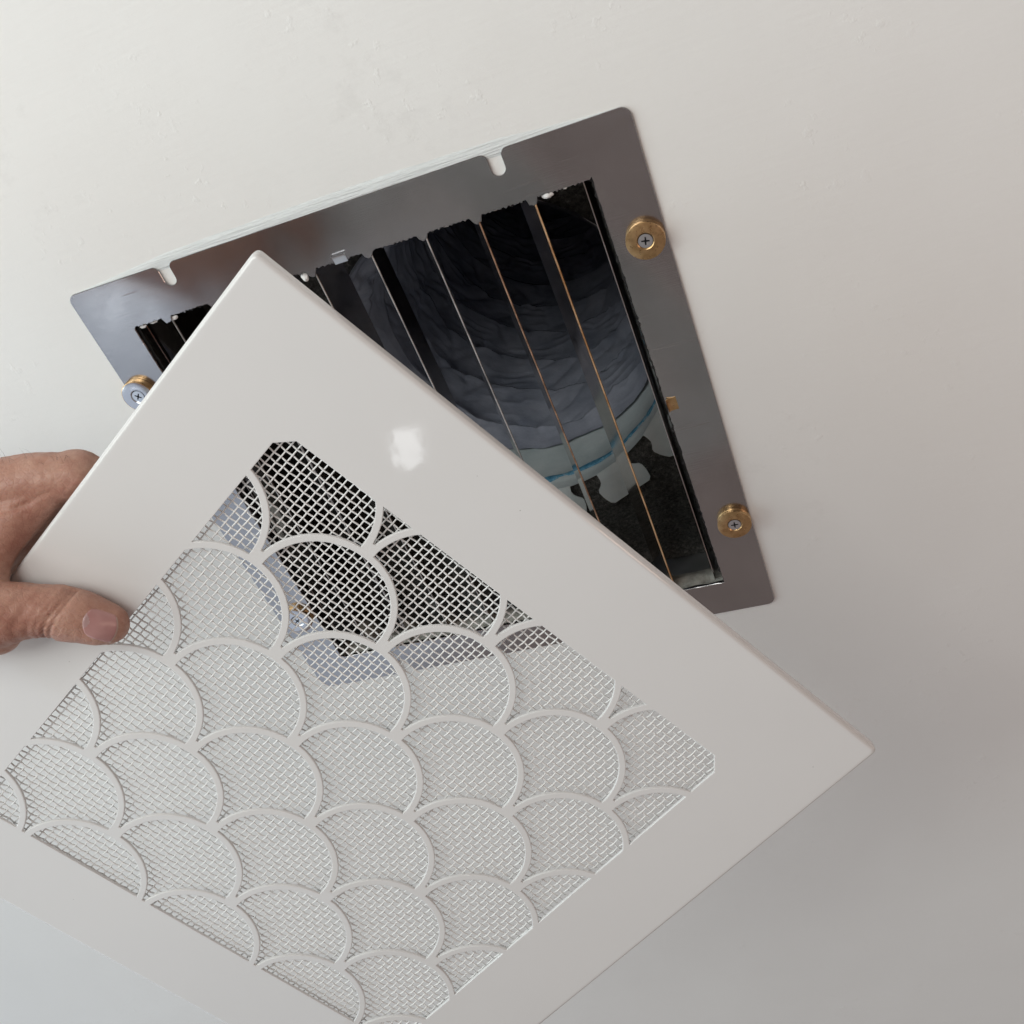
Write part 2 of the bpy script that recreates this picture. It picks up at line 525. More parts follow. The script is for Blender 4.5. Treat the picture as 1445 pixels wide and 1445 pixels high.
# ================================================================== FLEX DUCT
flex = empty('flexible_duct', Matrix.Translation(W(CX, CY + CR, 150)))
tag(flex, 'dark navy wrinkled fabric duct liner clamped over the grey collar', 'flexible duct')
NAf, NH = 280, 460
vv = []
for i in range(NH):
    t = i / (NH - 1)
    for j in range(NAf):
        a = 2 * math.pi * j / NAf
        ca, sa = math.cos(a), math.sin(a)
        edge = 3.5 * noise.noise(Vector((ca * 3, sa * 3, 5))) + 1.6 * noise.noise(Vector((ca * 12, sa * 12, 8)))
        top_ = min(1.0, max(0.0, -sa * 2.2 - 0.2))          # pulled right over the collar along the top
        h = 146 - 54.5 * top_ * (1 - t) ** 8 + edge * (1 - top_) * (1 - t) ** 6 + 640 * t ** 1.12
        # pleats over the spiral wire: each fold runs in under the next
        ph = ((h - 60) / 34.0) ** 0.88 + 0.25 * math.sin(a + 0.6) + 0.20 * noise.noise(Vector((ca * 1.7, sa * 1.7, h * 0.012))) + 0.05 * noise.noise(Vector((ca * 7, sa * 7, h * 0.03)))
        fr_ = ph - math.floor(ph)
        sag = 1 - fr_ / 0.9 if fr_ < 0.9 else (fr_ - 0.9) / 0.1
        dp = 11.0 + 4.0 * noise.noise(Vector((math.floor(ph) * 3.7, ca * 1.2, sa * 1.2)))
        r = 91.0 + dp * sag ** 0.9
        r += 1.2 * noise.noise(Vector((ca * 3.2, sa * 3.2, h * 0.035)))
        # drag wrinkles slanting across the folds
        for k1, k2, am, of in ((0.10, 0.075, 1.5, 0.0), (-0.13, 0.06, 1.3, 7.0), (0.05, 0.15, 1.1, 13.0)):
            m_ = noise.noise(Vector((ca * 2.4 + of, sa * 2.4, h * 0.02 + of)))
            if m_ > 0:
                w_ = math.sin(a * 100 * k1 + h * k2 + 3.0 * noise.noise(Vector((ca * 2, sa * 2 + of, h * 0.018))))
                r += am * min(1, m_ * 3.5) * (1 - abs(w_)) ** 2 * 1.5
        # fine crinkles running round the tube
        p2 = h / 10.5 + 1.6 * noise.noise(Vector((ca * 2.6, sa * 2.6, h * 0.03 + 40))) + 0.5 * noise.noise(Vector((ca * 8, sa * 8, h * 0.05)))
        f2 = abs(2 * (p2 - math.floor(p2)) - 1)
        mk = noise.noise(Vector((ca * 3.5 + 9, sa * 3.5, h * 0.035)))
        r -= 1.1 * f2 ** 3 * min(1.0, max(0.0, mk * 3.0 + 0.35))
        cr1 = noise.noise(Vector((ca * 5 + h * 0.035, sa * 5 - h * 0.02, h * 0.055)))
        if t < 0.05:
            r = r * (t / 0.05) + (101.0 + 3.9 * top_ + 0.8 * cr1 * (1 - top_)) * (1 - t / 0.05)
        vv.append(W(CX - 0.00012 * (h - 146) ** 2 + r * ca, CY + r * sa, h))
liner = obj('fabric_liner', vv, grid_faces(NH, NAf, True), M_fabric, flex, angle=90)
vv = [W(CX - 49 + 118 * math.cos(2 * math.pi * j / 48), CY + 118 * math.sin(2 * math.pi * j / 48), 784) for j in range(48)]
obj('far_end', vv, [tuple(range(48))], M_lining, flex)

# ================================================================== BLADES
grille = empty('blade_register', Matrix.Translation(W(152, 279, 15)))
tag(grille, 'row of thin upright steel blades across the duct opening behind the frame', 'register')
blades = [(250.3, 27), (221.6, 21), (193.6, 22), (164.0, 6), (132.2, -11), (103.5, -16), (74.5, -20), (45.5, -24)]
for bx, ang in blades:
    DEP, y0, y1 = 26.0, 25.5, 280.5
    ca, sa = math.cos(R(ang)), math.sin(R(ang))
    vv, ny = [], 26
    th = 0.35
    for i in range(ny):
        y = y0 + (y1 - y0) * i / (ny - 1)
        bow = 0.35 * noise.noise(Vector((bx, y * 0.012, 1))) + 0.12 * noise.noise(Vector((bx, y * 0.07, 5)))
        for d, t in ((1.0, -th), (DEP * 0.5, -th), (DEP, -th), (DEP, th), (DEP * 0.5, th), (1.0, th)):
            vv.append(W(bx + bow - d * sa + t * ca, y, 2.6 + d * ca + t * sa))
    f = grid_faces(ny, 6, True)
    b = obj('blade', vv, f, M_blade, grille, angle=30)
    vv = []
    for i in range(ny):
        y = y0 + (y1 - y0) * i / (ny - 1)
        bow = 0.35 * noise.noise(Vector((bx, y * 0.012, 1))) + 0.12 * noise.noise(Vector((bx, y * 0.07, 5)))
        for q in range(8):
            t = 2 * math.pi * q / 8
            vv.append(W(bx + bow + 0.45 * math.cos(t), y, 3.0 + 0.45 * math.sin(t)))
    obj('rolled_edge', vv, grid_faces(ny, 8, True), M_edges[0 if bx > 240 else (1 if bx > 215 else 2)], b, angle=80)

# ================================================================== STEEL FRAME
frame = empty('steel_frame', Matrix.Translation(W(152.5, 302, 0)))
tag(frame, 'square bare steel mounting frame with notched edges screwed round the duct opening', 'mounting frame')
FW, FH = 305.0, 302.0
def notch(x, top):
    w_, d_, rm = 3.6, 11.8, 3.0
    p = []
    s = 1 if top else -1
    yb = 0 if top else FH
    for k in range(5):                         # rounded mouth
        a = R(90 * k / 4)
        p.append((x - w_ - rm + rm * math.sin(a), yb + s * (rm - rm * math.cos(a))))
    for k in range(9):
        a = R(180 - 180 * k / 8)
        p.append((x + w_ * math.cos(a), yb + s * (d_ - w_ + w_ * math.sin(a))))
    for k in range(5):
        a = R(90 - 90 * k / 4)
        p.append((x + w_ + rm - rm * math.sin(a), yb + s * (rm - rm * math.cos(a))))
    return p
def corner(cx, cy, r, a0):
    return [(cx + r * math.cos(R(a0 + 90 * k / 6)), cy + r * math.sin(R(a0 + 90 * k / 6))) for k in range(7)]
outer = corner(4.5, 4.5, 4.5, 180) + notch(59.5, True) + notch(240.5, True) + corner(FW - 4.5, 4.5, 4.5, 270) \
    + corner(FW - 4.5, FH - 4.5, 4.5, 0) + notch(240.5, False)[::-1] + notch(63.5, False)[::-1] + corner(4.5, FH - 4.5, 4.5, 90)
# ragged opening: rough cut along the top with a tooth of plate at every blade
hole = []
OX0, OX1, OY0, OY1 = 25.0, 280.0, 26.0, 279.0
bl = sorted(b[0] for b in blades)
def jag(x, a, s):
    v = noise.noise(Vector((x * 0.9, s, 0))) + 0.7 * noise.noise(Vector((x * 2.4, s + 9, 0)))
    return a * max(-0.15, v)
xs = np.arange(OX0 + 1.0, OX1 - 1.0, 0.8)
top = []
for x in xs:
    dn = min(abs(x - b) for b in bl)
    tooth = 3.4 * max(0.0, 1 - (dn / 2.6) ** 2) ** 0.5 if dn < 2.6 else 0.0
    top.append((x, OY0 + tooth + jag(x, 1.7, 1)))
hole += [(OX0, OY0 + 1.2)] + top + [(OX1, OY0 - 1.0)]
for y in np.arange(OY0 + 1.5, OY1 - 1, 1.6):
    hole.append((OX1 + jag(y, 0.9, 20), y))
hole.append((OX1, OY1))
for x in np.arange(OX1 - 2, OX0 + 1, -2.0):
    hole.append((x, OY1 + jag(x, 0.7, 40)))
hole.append((OX0, OY1 - 1.5))
for y in np.arange(OY1 - 3, OY0 + 2, -2.0):
    hole.append((OX0 + jag(y, 0.4, 60), y))
bm = sheet(outer, [hole], [(0, -1.5), (0.22, -1.25), (0.22, -0.15)], W)
plate = bm_obj('plate', bm, M_plate, frame)

# black tape residue fringe behind the edges of the cut
def fringe(name, pts_edge, inward, amp, s):
    vv = []
    for k, (x, y) in enumerate(pts_edge):
        a = amp * (0.35 + 0.65 * max(0, noise.noise(Vector((k * 0.35, s, 0))) + 0.5 * noise.noise(Vector((k * 0.9, s, 4)))))
        vv.append(W(x - inward[0] * 2.0, y - inward[1] * 2.0, 1.1))
        vv.append(W(x + inward[0] * a, y + inward[1] * a, 1.3))
        vv.append(W(x + inward[0] * a * 0.8, y + inward[1] * a * 0.8, 2.2))
    obj(name, vv, grid_faces(len(pts_edge), 3), M_tar, frame, angle=90)
fringe('tape_residue', [(OX1, y) for y in np.arange(OY0, OY1 - 6, 0.9)], (-1, 0), 3.0, 11)
fringe('tape_residue', [(OX0, y) for y in np.arange(OY0, OY1 - 2, 0.9)], (1, 0), 2.6, 31)
fringe('tape_residue', [(x, OY0) for x in np.arange(OX0, OX1, 0.9)], (0, 1), 2.8, 51)

# plaster chips caught along the cut
def chip(x, y, h, r, sx=1.0, sy=1.0):
    bm = bmesh.new()
    bmesh.ops.create_icosphere(bm, subdivisions=3, radius=1.0)
    for v in bm.verts:
        d = 1 + 0.45 * noise.noise(v.co * 1.6 + Vector((x, y, 0)))
        c = v.co * d
        v.co = Vector(W(x + c.x * r * sx, y + c.y * r * sy, h + c.z * r * 0.4))
    bm_obj('plaster_chip', bm, M_chip, frame, angle=60)
for a in ((257.8, 26.8, -0.3, 2.4, 1.1, 0.8), (127.2, 29.2, 0.4, 2.1, 0.8, 1.2), (48.0, 28.2, 0.3, 1.9, 1.6, 0.6), (29.5, 27.6, 0.5, 1.5, 1.4, 0.7),
          (36.5, 27.2, 0.4, 1.2, 1.8, 0.6), (266.5, 25.9, -0.2, 1.3, 1.0, 1.0), (232.0, 26.4, 0.6, 0.9, 1.6, 0.6), (206.0, 26.6, 0.6, 0.8, 1.8, 0.6), (176.5, 26.5, 0.6, 0.8, 1.6, 0.6)):
    chip(*a)
# two little bent tabs on the opening's edge
def bent_tab(x, y, w_, l_, rot, m):
    vv = []
    pr = [(-l_ * 0.5, -1.7), (l_ * 0.1, -2.0), (l_ * 0.35, -2.5), (l_ * 0.5, -3.6)]
    for dh in (0, 0.5):
        for s in (-1, 1):
            for (q, h) in pr:
                dx, dy = s * w_ / 2, q
                vv.append(W(x + dx * math.cos(rot) - dy * math.sin(rot), y + dx * math.sin(rot) + dy * math.cos(rot), h + dh))
    f = []
    for lay in (0, 8):
        for k in range(3):
            f.append((lay + k, lay + k + 1, lay + 4 + k + 1, lay + 4 + k))
    for a, b in ((0, 1), (1, 2), (2, 3), (4, 5), (5, 6), (6, 7), (0, 4), (3, 7)):
        f.append((a, b, b + 8, a + 8))
    obj('bent_tab', vv, f, m, frame, angle=40)
bent_tab(149.6, 24.8, 7.0, 5.0, R(180), M_zinc)
bent_tab(283.2, 152.0, 7.5, 5.2, R(90), M_brass)  # brass colour carries the orange light falling on this tab

# magnets with countersunk cross-head screws: mesh made once, four copies
def lathe(prof, seg):
    vv = [(r * math.cos(2 * math.pi * j / seg), -h, r * math.sin(2 * math.pi * j / seg)) for r, h in prof for j in range(seg)]
    return [tuple(c * MM for c in v) for v in vv], grid_faces(len(prof), seg, True)
seg = 56
mp = [(9.2, 1.4), (9.4, 1.6), (9.4, 2.9), (9.2, 3.1), (9.2, 3.25), (9.4, 3.45), (9.4, 5.2), (9.3, 5.45), (9.0, 5.6), (4.2, 5.6), (3.95, 5.45), (2.6, 3.8), (0.2, 3.8)]
mv, mf = lathe(mp, seg)
def magnet_mesh(name, mats_, face_i):
    me = bpy.data.meshes.new(name)
    me.from_pydata(mv, [], mf)
    for q in mats_:
        me.materials.append(q)
    me.polygons.foreach_set('material_index', [face_i if (k // seg) >= 8 else 0 for k in range(len(mf))])
    finish(me, 28)
    return me
me_brass = magnet_mesh('magnet', [M_brass], 0)
me_nick = magnet_mesh('magnet', [M_brass, M_nickel], 1)
# screw head with a pressed cross recess
bm = bmesh.new()
ring = [(3.45 * math.cos(2 * math.pi * j / 32), 3.45 * math.sin(2 * math.pi * j / 32)) for j in range(32)]
cw, cl = 0.42, 2.0
cross = [(cw, cw), (cw * 0.8, cl), (-cw * 0.8, cl), (-cw, cw), (-cl, cw * 0.8), (-cl, -cw * 0.8), (-cw, -cw), (-cw * 0.8, -cl), (cw * 0.8, -cl), (cw, -cw), (cl, -cw * 0.8), (cl, cw * 0.8)]
def S3(x, y, h):
    return (x * MM, -h * MM, y * MM)
o_ = [bm.verts.new(S3(x, y, 5.35)) for x, y in ring]
o2 = [bm.verts.new(S3(x * 0.55, y * 0.55, 3.85)) for x, y in ring]
c_ = [bm.verts.new(S3(x, y, 5.4)) for x, y in cross]
c2 = [bm.verts.new(S3(x * 0.6, y * 0.6, 4.1)) for x, y in cross]
ed = []
for l in (o_, c_):
    for k in range(len(l)):
        ed.append(bm.edges.new((l[k], l[(k + 1) % len(l)])))
bmesh.ops.triangle_fill(bm, use_beauty=True, use_dissolve=False, edges=ed)
for a, b, mi in ((o_, o2, 0), (c_, c2, 1)):
    for k in range(len(a)):
        ff = bm.faces.new((a[k], a[(k + 1) % len(a)], b[(k + 1) % len(a)], b[k]))
        ff.material_index = mi
ff = bm.faces.new(c2)
ff.material_index = 1
bmesh.ops.recalc_face_normals(bm, faces=bm.faces)
for ff in bm.faces:
    if ff.normal.y > 0.9 and ff.material_index == 0:
        ff.normal_flip()
me_screw = bpy.data.meshes.new('screw')
bm.to_mesh(me_screw)
bm.free()
me_screw.materials.append(M_zinc)
me_screw.materials.append(M_recess)
finish(me_screw, 28)
for x, y, rot, me, lab in ((295.2, 60.6, 12, me_brass, 'brass-coloured disc magnet with cross-head screw'), (296.0, 235.6, 3, me_brass, 'brass-coloured disc magnet with cross-head screw'),
                           (6.3, 62.2, 38, me_nick, 'silver-faced disc magnet with cross-head screw'), (14.0, 238.4, 60, me_nick, 'silver-faced disc magnet with cross-head screw')):
    mw = Matrix.Translation(W(x, y, 0)) @ G @ Matrix.Rotation(R(rot), 4, 'Y') @ Matrix.Rotation(R((rot % 5 - 2) * 0.8), 4, 'X')
    mo = link('magnet', me, frame, mw)
    mo['label'] = lab
    link('screw', me_screw, mo, mw)

# ================================================================== COVER PANEL
px, py, pz = Vector((0.49757576, -0.06139908, -0.86524477)), Vector((-0.84824858, -0.24300095, -0.47055805)), Vector((-0.18136347, 0.96808093, -0.17299306))
PM = G @ Matrix(((px.x, py.x, pz.x, 0.17922529), (px.y, py.y, pz.y, -0.13571496), (px.z, py.z, pz.z, 0.03055729), (0, 0, 0, 1)))
PW, PH = 335.0, 330.7
cover = empty('vent_cover', PM)
tag(cover, 'white powder-coated vent cover with fish-scale cutouts over woven wire mesh', 'vent cover')
def Pm(x, y, z):
    return (x * MM, y * MM, z * MM)
# cut-out field
QX0, QX1, QY0, QY1, QC = 47.4, 288.0, 49.0, 286.6, 6.5
clip = [(QX0 + QC, QY0), (QX1 - QC, QY0), (QX1, QY0 + QC), (QX1, QY1 - QC), (QX1 - QC, QY1), (QX0 + QC, QY1), (QX0, QY1 - QC), (QX0, QY0 + QC)]
def clip_poly(poly, cl):
    out = poly
    for k in range(len(cl)):
        ax, ay = cl[k]
        bx, by = cl[(k + 1) % len(cl)]
        def side(p):
            return (bx - ax) * (p[1] - ay) - (by - ay) * (p[0] - ax)
        inp, out = out, []
        for q in range(len(inp)):
            p0, p1 = inp[q - 1], inp[q]
            s0, s1 = side(p0), side(p1)
            if (s0 < 0) != (s1 < 0):
                t = s0 / (s0 - s1)
                out.append((p0[0] + t * (p1[0] - p0[0]), p0[1] + t * (p1[1] - p0[1])))
            if s1 >= 0:
                out.append(p1)
        if len(out) < 3:
            return []
    return out
HXs, VYs, RO, RI = 32.3, 31.85, 32.15, 29.0
def cell(cx, cy):
    p = []
    # inner arch, left to right
    for k in range(33):
        a = R(180.0 + 180.0 * k / 32)
        y = cy + RI * math.sin(a)
        p.append((cx + RI * math.cos(a), y))
    def low(x0):                              # outer edge of the scale below, at centre x0
        pts = []
        for k in range(13):
            t = k / 12
            # from the corner (near its crown) to the tip between the two lower scales
            ang0 = math.asin((HXs - RI) / RO)
            ang1 = math.acos(min(1, 4.6 / RO))
            a = ang0 + (ang1 - ang0) * t
            pts.append((a, (RO * math.sin(a), RO * math.cos(a))))
        return pts
    right = [(cx + HXs - q[0], cy + VYs - q[1]) for a, q in low(1)]
    left = [(cx - HXs + q[0], cy + VYs - q[1]) for a, q in low(-1)]
    return p + right[1:] + left[:0:-1]
holes = []
X0, Y0 = 71.2, 70.6                            # first crown: scales have their crown (outer edge) on this lattice
for j in range(-2, 10):
    for i in range(-3, 10):
        if (i + j) % 2 == 0:
            continue
        cx, cy = X0 + HXs * i, Y0 + VYs * (j + 1) - 1.4
        q = clip_poly(cell(cx, cy), clip)
        if len(q) < 3:
            continue
        # drop doubles and slivers
        qq = [q[0]]
        for v in q[1:]:
            if (v[0] - qq[-1][0]) ** 2 + (v[1] - qq[-1][1]) ** 2 > 0.12:
                qq.append(v)
        if (qq[0][0] - qq[-1][0]) ** 2 + (qq[0][1] - qq[-1][1]) ** 2 <= 0.12:
            qq.pop()
        ar = 0.5 * abs(sum(qq[k - 1][0] * qq[k][1] - qq[k][0] * qq[k - 1][1] for k in range(len(qq))))
        if len(qq) >= 3 and ar > 9:
            holes.append(qq)
RB = 1.9                                       # bend radius of the folded edge
face_loop = rrect(RB + 1, RB + 1, PW - RB - 1, PH - RB - 1, 1.6, 6)
def cover_bm():
    bm = bmesh.new()
    def area2(l):
        return sum(l[k - 1][0] * l[k][1] - l[k][0] * l[k - 1][1] for k in range(len(l)))
    def off(l2, d):
        p = np.array(l2)
        a = p - np.roll(p, 1, 0); b = np.roll(p, -1, 0) - p
        na = np.c_[a[:, 1], -a[:, 0]] / (np.linalg.norm(a, axis=1)[:, None] + 1e-9)
        nb = np.c_[b[:, 1], -b[:, 0]] / (np.linalg.norm(b, axis=1)[:, None] + 1e-9)
        nn = na + nb
        ln = np.linalg.norm(nn, axis=1)[:, None]
        nn = nn / (ln + 1e-9)
        return [tuple(q) for q in p + nn * d]
    ed = []
    o = [bm.verts.new(Pm(x, y, 0)) for x, y in face_loop]
    for k in range(len(o)):
        ed.append(bm.edges.new((o[k], o[(k + 1) % len(o)])))
    walls = []
    for h in holes:
        if area2(h) < 0:
            h = h[::-1]
        h0 = off(h, 0.30)
        ls = [[bm.verts.new(Pm(x, y, z)) for x, y in l] for l, z in ((off(h, 0.55), 0.0), (h0, 0.0), (off(h, 0.09), 0.10), (h, 0.32), (h, 1.3))]
        for k in range(len(h)):
            ed.append(bm.edges.new((ls[0][k], ls[0][(k + 1) % len(h)])))
        walls.append(ls)
    bmesh.ops.triangle_fill(bm, use_beauty=True, use_dissolve=False, edges=ed)
    for ls in walls:
        for a, b in zip(ls[:-1], ls[1:]):
            for k in range(len(a)):
                k2 = (k + 1) % len(a)
                bm.faces.new((a[k], a[k2], b[k2], b[k]))
    # back skin
    eb = []
    ob = [bm.verts.new(Pm(x, y, 1.3)) for x, y in rrect(RB - 0.4, RB - 0.4, PW - RB + 0.4, PH - RB + 0.4, 2.0, 6)]
    for k in range(len(ob)):
        eb.append(bm.edges.new((ob[k], ob[(k + 1) % len(ob)])))
    for ls in walls:
        l = ls[-1]
        for k in range(len(l)):
            e = bm.edges.get((l[k], l[(k + 1) % len(l)]))
            eb.append(e)
    bmesh.ops.triangle_fill(bm, use_beauty=True, use_dissolve=False, edges=eb)
    # folded rim
    prev = o
    rim = [(RB, 0.0, 2.0)] + [(RB - RB * math.sin(R(a)), RB - RB * math.cos(R(a)), 2.0 + 0.3 * a / 90) for a in (15, 30, 45, 60, 75, 90)] + [(0.0, 6.1, 2.3), (0.35, 6.5, 2.2), (1.2, 6.5, 1.6), (1.2, 2.2, 1.6)]
    for ins, z, rc in rim:
        l = [bm.verts.new(Pm(x, y, z)) for x, y in rrect(ins, ins, PW - ins, PH - ins, rc, 6)]
        for k in range(len(l)):
            k2 = (k + 1) % len(l)
            bm.faces.new((prev[k], prev[k2], l[k2], l[k]))
        prev = l
    bmesh.ops.recalc_face_normals(bm, faces=bm.faces)
    return bm
bm_obj('face_plate', cover_bm(), M_coat, cover, PM, angle=38)

# woven wire mesh behind the cut-outs
def wire_mesh():
    pitch, rad, amp, zc = 3.175, 0.36, 0.36, 4.0
    nw = 81
    nsmp = 2 * 81 + 1
    L0 = -nw * pitch / 2
    s = np.arange(nsmp) * pitch / 2 + L0 - pitch / 2
    cs, sn = np.cos(np.arange(6) * math.pi / 3 + 0.3), np.sin(np.arange(6) * math.pi / 3 + 0.3)
    allv, allf, base = [], [], 0
    idx = np.arange(nsmp - 1)[:, None] * 6 + np.arange(6)[None, :]
    idn = np.arange(nsmp - 1)[:, None] * 6 + (np.arange(6)[None, :] + 1) % 6
    quad = np.stack([idx, idx + 6, idn + 6, idn], -1).reshape(-1, 4)
    for d in (0, 1):
        for i in range(nw):
            u = L0 + i * pitch
            ph = (1 if d == 0 else -1) * amp * np.cos(math.pi * (s - L0) / pitch + math.pi * i)
            wob = 0.13 * np.sin(s * 0.09 + i * 1.7) + 0.07 * np.sin(s * 0.031 + i * 0.6) + 0.08 * rng.standard_normal()
            a = u + wob[:, None] + rad * cs[None, :]
            z = zc + ph[:, None] + rad * sn[None, :]
            b = np.repeat(s[:, None], 6, 1)
            xy = (a, b) if d == 0 else (b, a)
            allv.append(np.stack([xy[0], xy[1], z], -1).reshape(-1, 3))
            allf.append(quad + base)
            base += nsmp * 6
    v = np.concatenate(allv)
    f = np.concatenate(allf)
    t = R(0.9)
    x = v[:, 0] * math.cos(t) - v[:, 1] * math.sin(t) + 167.7
    y = v[:, 0] * math.sin(t) + v[:, 1] * math.cos(t) + 167.8
    v = np.stack([x, y, v[:, 2]], -1) * MM
    me = bpy.data.meshes.new('wire_mesh')
    me.vertices.add(len(v))
    me.vertices.foreach_set('co', v.astype(np.float32).ravel())
    me.loops.add(f.size)
    me.loops.foreach_set('vertex_index', f.astype(np.int32).ravel())
    me.polygons.add(len(f))
    me.polygons.foreach_set('loop_start', np.arange(0, f.size, 4, dtype=np.int32))
    me.update(calc_edges=True)
    me.materials.append(M_wire)
    me.shade_smooth()
    return me
wm = link('wire_mesh', wire_mesh(), cover, PM)
wm['kind'] = 'stuff'

# ================================================================== HAND
def hand():
    # joints in the cover's own millimetres: x along its top edge, y down its left edge, z behind its face
    chains = [
        # thumb laid on the face, running back into the ball of the hand
        [(41.5, 159.5, -8.6, 8.8), (37, 161, -9.6, 10.2), (31, 162.5, -10.6, 11.0), (23.5, 165.5, -12, 11.3), (14, 171, -14, 11.2), (6, 178, -17, 13.2), (-5, 187, -18, 17), (-22, 199, -14, 21), (-45, 214, -4, 23), (-75, 234, 8, 25)],
        # index: knuckle, first bone to the middle joint at the cover's edge, then folded away behind the cover
        [(-60, 187, 13, 18), (-39, 164.5, 13, 14.2), (-27, 151.5, 13.5, 11.8), (-14, 136.5, 15.5, 11.0), (-3.5, 127, 18, 11.0), (11, 126, 21.5, 9.8), (21, 132, 21, 8.8), (27, 140, 20, 8.2), (30, 147, 19, 7.4)],
        # middle, ring, little: curled farther behind
        [(-60, 200, 29, 17), (-36, 184, 31, 12), (-9, 164, 34, 10.6), (8, 159, 35, 9.6), (18, 167, 32, 8.6), (21, 176, 28, 7.8)],
        [(-66, 209, 42, 16), (-43, 196, 45, 11), (-17, 180, 48, 10), (0, 177, 48, 9), (9, 185, 43, 8.2), (11, 194, 38, 7.4)],
        [(-74, 220, 54, 15), (-53, 211, 58, 10), (-32, 200, 61, 9), (-17, 198, 60, 8), (-9, 204, 55, 7), (-6, 211, 50, 6.4)],
        # palm and web of skin between thumb and index
        [(-90, 236, 10, 26), (-62, 208, 12, 24), (-44, 190, 8, 20), (-32, 180, 3, 16), (-24, 175, 0, 13)],
        [(-10, 140, 15, 10.5), (-12, 148, 12, 10.7), (-13, 156, 8, 10.8), (-13, 164, 2.5, 10.8), (-11.5, 172, -4, 11), (-7, 179, -11, 12), (3, 181, -15, 12.5)],
        [(-10, 146, 22, 9.5), (-9.5, 156, 20, 9.5), (-9.5, 166, 16, 9), (-11, 174, 9, 9)],
        [(8, 187, -13, 11.5), (-4, 194, -13, 16)],
        [(-7, 158, 24, 10), (-6.5, 168, 21, 10), (-6.5, 178, 18, 10)],
        [(-30, 190, -8, 17), (-33, 178, 2, 17), (-32, 168, 8, 15), (-26, 160, 11, 13)],
        [(-95, 245, 30, 26), (-72, 208, 40, 21)], [(-98, 250, 46, 24), (-80, 218, 50, 17)],
        [(-90, 236, 10, 26), (-95, 245, 30, 26), (-98, 250, 46, 24)],
        # forearm
        [(-95, 246, 32, 29), (-130, 276, 34, 29), (-170, 310, 36, 32)],
    ]
    bm = bmesh.new()
    bmesh.ops.create_icosphere(bm, subdivisions=3, radius=1.0)
    bm.verts.ensure_lookup_table()
    iv = np.array([v.co[:] for v in bm.verts])
    itri = np.array([[v.index for v in f.verts] for f in bm.faces])
    bm.free()
    av, af = [], []
    for ch in chains:
        for a, b in zip(ch[:-1], ch[1:]):
            a, b = np.array(a, float), np.array(b, float)
            k = max(2, int(np.linalg.norm(a[:3] - b[:3]) / 2.5))
            for q in range(k + 1):
                p = a + (b - a) * q / k
                af.append(itri + len(av) * len(iv))
                av.append(iv * p[3] + p[:3])
    me = bpy.data.meshes.new('raw')
    me.from_pydata(np.concatenate(av).tolist(), [], np.concatenate(af).tolist())
    o = bpy.data.objects.new('raw', me)
    C.objects.link(o)
    m = o.modifiers.new('r', 'REMESH')
    m.mode = 'VOXEL'
    m.voxel_size = 1.0
    m = o.modifiers.new('s', 'SMOOTH')
    m.factor = 0.5
    m.iterations = 10
    dg = bpy.context.evaluated_depsgraph_get()
    dg.update()
    out = bpy.data.meshes.new_from_object(o.evaluated_get(dg))
    bpy.data.objects.remove(o)
    bpy.data.meshes.remove(me)
    co = np.empty(len(out.vertices) * 3, np.float32)
    no = np.empty(len(out.vertices) * 3, np.float32)
    out.vertices.foreach_get('co', co)
    out.vertices.foreach_get('normal', no)
    co = co.reshape(-1, 3).astype(float)
    no = no.reshape(-1, 3).astype(float)
    d = np.zeros(len(co))
    # creases over the thumb's end joint: bent lines across the axis
    ax = np.array([41.5 - 14, 159.5 - 170.5]); ax /= np.linalg.norm(ax)
    pr = np.array([-ax[1], ax[0]])
    rel = co[:, :2] - np.array([23.5, 165.5])
    u, v = rel @ ax, rel @ pr
    th = (co[:, 2] < -9) & (co[:, 0] > -6)
    for u0, dep, cur, wd in ((-1.2, 1.5, 0.020, 0.75), (1.3, 1.2, 0.014, 0.7), (-3.8, 0.6, 0.026, 0.8), (4.0, 0.25, -0.01, 0.9), (-6.5, 0.28, 0.02, 0.9), (-11, 0.3, 0.03, 1.2), (-16, 0.35, 0.03, 1.4)):
        dd = u - (u0 + cur * v * v - 0.15 * v)
        d -= th * dep * np.exp(-(dd / wd) ** 2)
    # folds in the web and along the side of the index
    for (x0, y0), (x1, y1), dep, wd in (((-26, 160), (-8, 138), 0.8, 1.1), ((-24, 166), (-17, 146), 0.9, 1.2), ((-32, 158), (-22, 138), 0.5, 1.0), ((-16, 150), (-6, 130), 0.6, 0.9), ((-38, 176), (-24, 166), 0.7, 1.4), ((-9, 121), (-16, 132), 0.5, 0.8), ((-13, 120), (-19, 130), 0.4, 0.8), ((-30, 190), (-14, 186), 0.6, 1.5)):
        a = np.array([x0, y0], float); b = np.array([x1, y1], float)
        t = np.clip(((co[:, :2] - a) @ (b - a)) / np.dot(b - a, b - a), 0, 1)
        ds = np.linalg.norm(co[:, :2] - (a + t[:, None] * (b - a)), axis=1)
        d -= (co[:, 2] < 22) * dep * 0.9 * np.exp(-(ds / wd) ** 2) * np.clip(t * (1 - t) * 5, 0, 1)
    for k in range(len(co)):
        q = Vector(co[k])
        d[k] += 0.45 * noise.noise(q * 0.10) + 0.16 * noise.noise(q * 0.35 + Vector((5, 0, 0))) - 0.12 * max(0.0, 1 - abs(noise.noise(Vector((q.x * 0.16 + q.y * 0.16, (q.y - q.x) * 0.045, q.z * 0.07)))) * 7)
    co += no * d[:, None]
    # flesh presses flat against the cover: pad of the thumb on the face, fingers on the back of the rim
    on = co[:, 0] > -0.8
    fr_ = on & (co[:, 2] > -0.12) & (co[:, 2] < 3.4)
    co[fr_, 2] = -0.12
    bk = on & (co[:, 2] >= 3.4) & (co[:, 2] < 8.3)
    co[bk, 2] = 8.3
